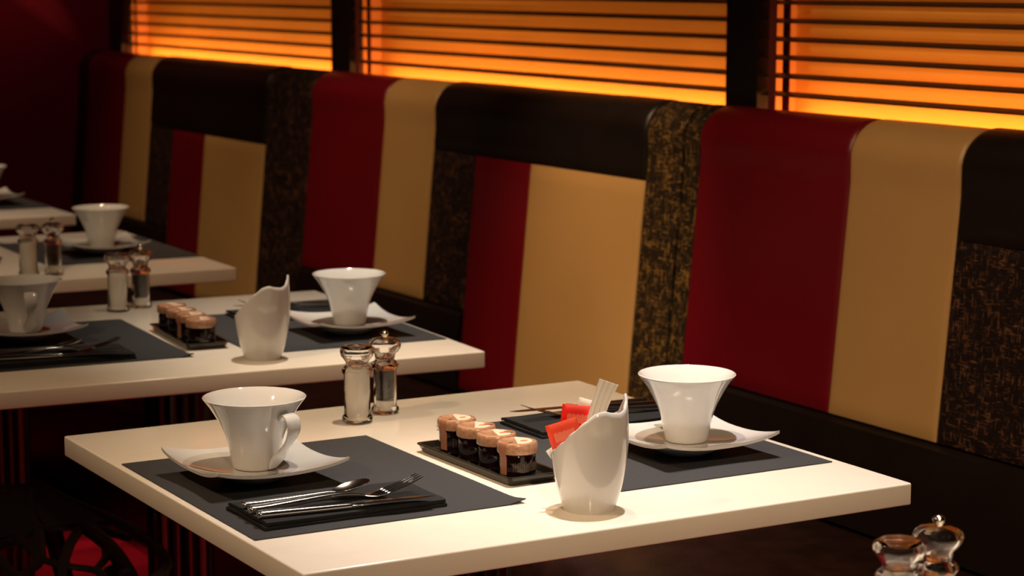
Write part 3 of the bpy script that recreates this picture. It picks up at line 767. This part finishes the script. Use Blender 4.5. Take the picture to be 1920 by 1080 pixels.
# ================================================================== CHAIR (branching lattice seat, at the second table)
def chair():
    cx, cy = 0.835, 3.11; zs = 0.455
    root = thing('lattice_chair', 'black plastic chair with branching lattice seat, tucked under the second table', 'chair', (cx, cy, 0))
    bm = bmesh.new()
    def nd(x, y): 
        dx, dy = x-cx, y-cy
        return Vector((dx, dy, zs + (0.022*max(0, dy/0.27)**3) - 0.006*(1-abs(dx)/0.25)))
    def br(pts, w0, w1=None):
        w1 = w1 or w0; P = smooth_pts([tuple(nd(*p)) for p in pts], 3) if len(pts) > 2 else [tuple(nd(*p)) for p in pts]
        n = len(P); tube(bm, P, [w0+(w1-w0)*i/(n-1) for i in range(n)], 8, 0.55)
    # rim
    rim = [(1.100, 3.11), (1.090, 3.20), (1.062, 3.30), (1.035, 3.368), (0.975, 3.384), (0.88, 3.382), (0.76, 3.372), (0.64, 3.34), (0.60, 3.24), (0.59, 3.11), (0.60, 2.98), (0.64, 2.88), (0.76, 2.848), (0.88, 2.822), (0.97, 2.812), (1.05, 2.84), (1.090, 2.95), (1.100, 3.11)]
    br(rim, 0.009)
    # branches measured from the visible front right quarter
    br([(0.75, 3.10), (0.88, 3.11), (0.972, 3.17), (1.046, 3.154), (1.080, 3.15)], 0.013, 0.010)
    br([(0.972, 3.175), (0.990, 3.27), (1.02, 3.370)], 0.011, 0.009)
    br([(0.930, 3.17), (0.926, 3.015), (0.869, 2.932), (0.83, 2.843)], 0.010, 0.008)
    br([(0.972, 3.172), (0.926, 3.015)], 0.010)
    br([(0.926, 3.015), (0.943, 2.961), (0.975, 2.910), (0.971, 2.861)], 0.008, 0.008)
    br([(0.943, 2.961), (0.985, 3.06), (1.030, 3.144)], 0.008, 0.010)
    br([(0.943, 2.961), (0.918, 2.891), (0.90, 2.842)], 0.008)
    br([(0.975, 2.910), (1.010, 2.965), (1.024, 3.003)], 0.007, 0.008)
    br([(1.040, 3.150), (1.036, 3.03), (1.015, 2.90), (1.005, 2.852)], 0.015, 0.013)
    br([(1.046, 3.154), (1.075, 3.05)], 0.012, 0.010)
    # the rest of the shell
    for p in ([(0.75, 3.10), (0.70, 2.98), (0.66, 2.875)], [(0.75, 3.10), (0.80, 2.98), (0.79, 2.846)], [(0.75, 3.10), (0.70, 3.22), (0.67, 3.35)], [(0.75, 3.10), (0.82, 3.22), (0.80, 3.375)],
              [(0.88, 3.11), (0.90, 3.24), (0.90, 3.382)], [(0.75, 3.10), (0.67, 3.12), (0.60, 3.16)], [(0.88, 3.11), (0.87, 3.00), (0.869, 2.932)], [(0.80, 2.98), (0.869, 2.932)], [(0.82, 3.22), (0.90, 3.24), (0.99, 3.27)]):
        br(p, 0.010, 0.008)
    # solid webs at the branch roots
    web = [(0.972, 3.165), (0.99, 3.28), (1.035, 3.36), (0.93, 3.36), (0.86, 3.25), (0.87, 3.14)]
    loft([[nd(*p) + Vector((0, 0, -0.004)) for p in web], [nd(*p) + Vector((0, 0, 0.004)) for p in web]], bm)
    web = [(0.985, 3.17), (1.046, 3.148), (1.078, 3.16), (1.062, 3.29), (1.035, 3.36), (0.995, 3.28)]
    loft([[nd(*p) + Vector((0, 0, -0.004)) for p in web], [nd(*p) + Vector((0, 0, 0.004)) for p in web]], bm)
    obj('seat', bm, M['chair'], root, 60)
    # back shell: branching ribs rising from the rear rim
    bm = bmesh.new()
    def bk(y, t): return Vector((-0.235 - 0.10*t - 0.02*math.sin(t*PI) + 0.10*(abs(y)/0.27)**2, y*(1-0.12*t), zs + 0.01 + 0.36*t))
    tube(bm, smooth_pts([tuple(bk(0.27*math.cos(a), 0.25+0.75*math.sin(a))) for a in [PI*k/12 for k in range(13)]], 2), 0.010, 8)
    for y0, y1, t1 in ((-0.20, -0.24, 0.45), (-0.14, -0.18, 0.82), (-0.05, -0.06, 0.98), (0.05, 0.07, 0.98), (0.14, 0.18, 0.82), (0.20, 0.24, 0.45), (-0.05, -0.20, 0.70), (0.05, 0.20, 0.70), (-0.14, 0.0, 1.0), (0.14, 0.0, 1.0)):
        tube(bm, smooth_pts([tuple(bk(y0+(y1-y0)*t, t*t1)) for t in (0, .25, .5, .75, 1)], 2), 0.008, 8)
    obj('backrest', bm, M['chair'], root, 60)
    for x, y in ((0.225, -0.15), (0.225, 0.15), (-0.20, -0.17), (-0.20, 0.17)):
        bm = bmesh.new(); sx = 1.0 if x > 0 else -1.35
        tube(bm, [(x*0.82, y, zs-0.014), (x*0.98, y*1.15, 0.30), (x+sx*0.028, y*1.38, 0.0)], [0.016, 0.014, 0.011], 10)
        for v in bm.verts: v.co.z = max(v.co.z, 0.0)
        obj('leg', bm, M['chair'], root, 60)
    return root
chair()
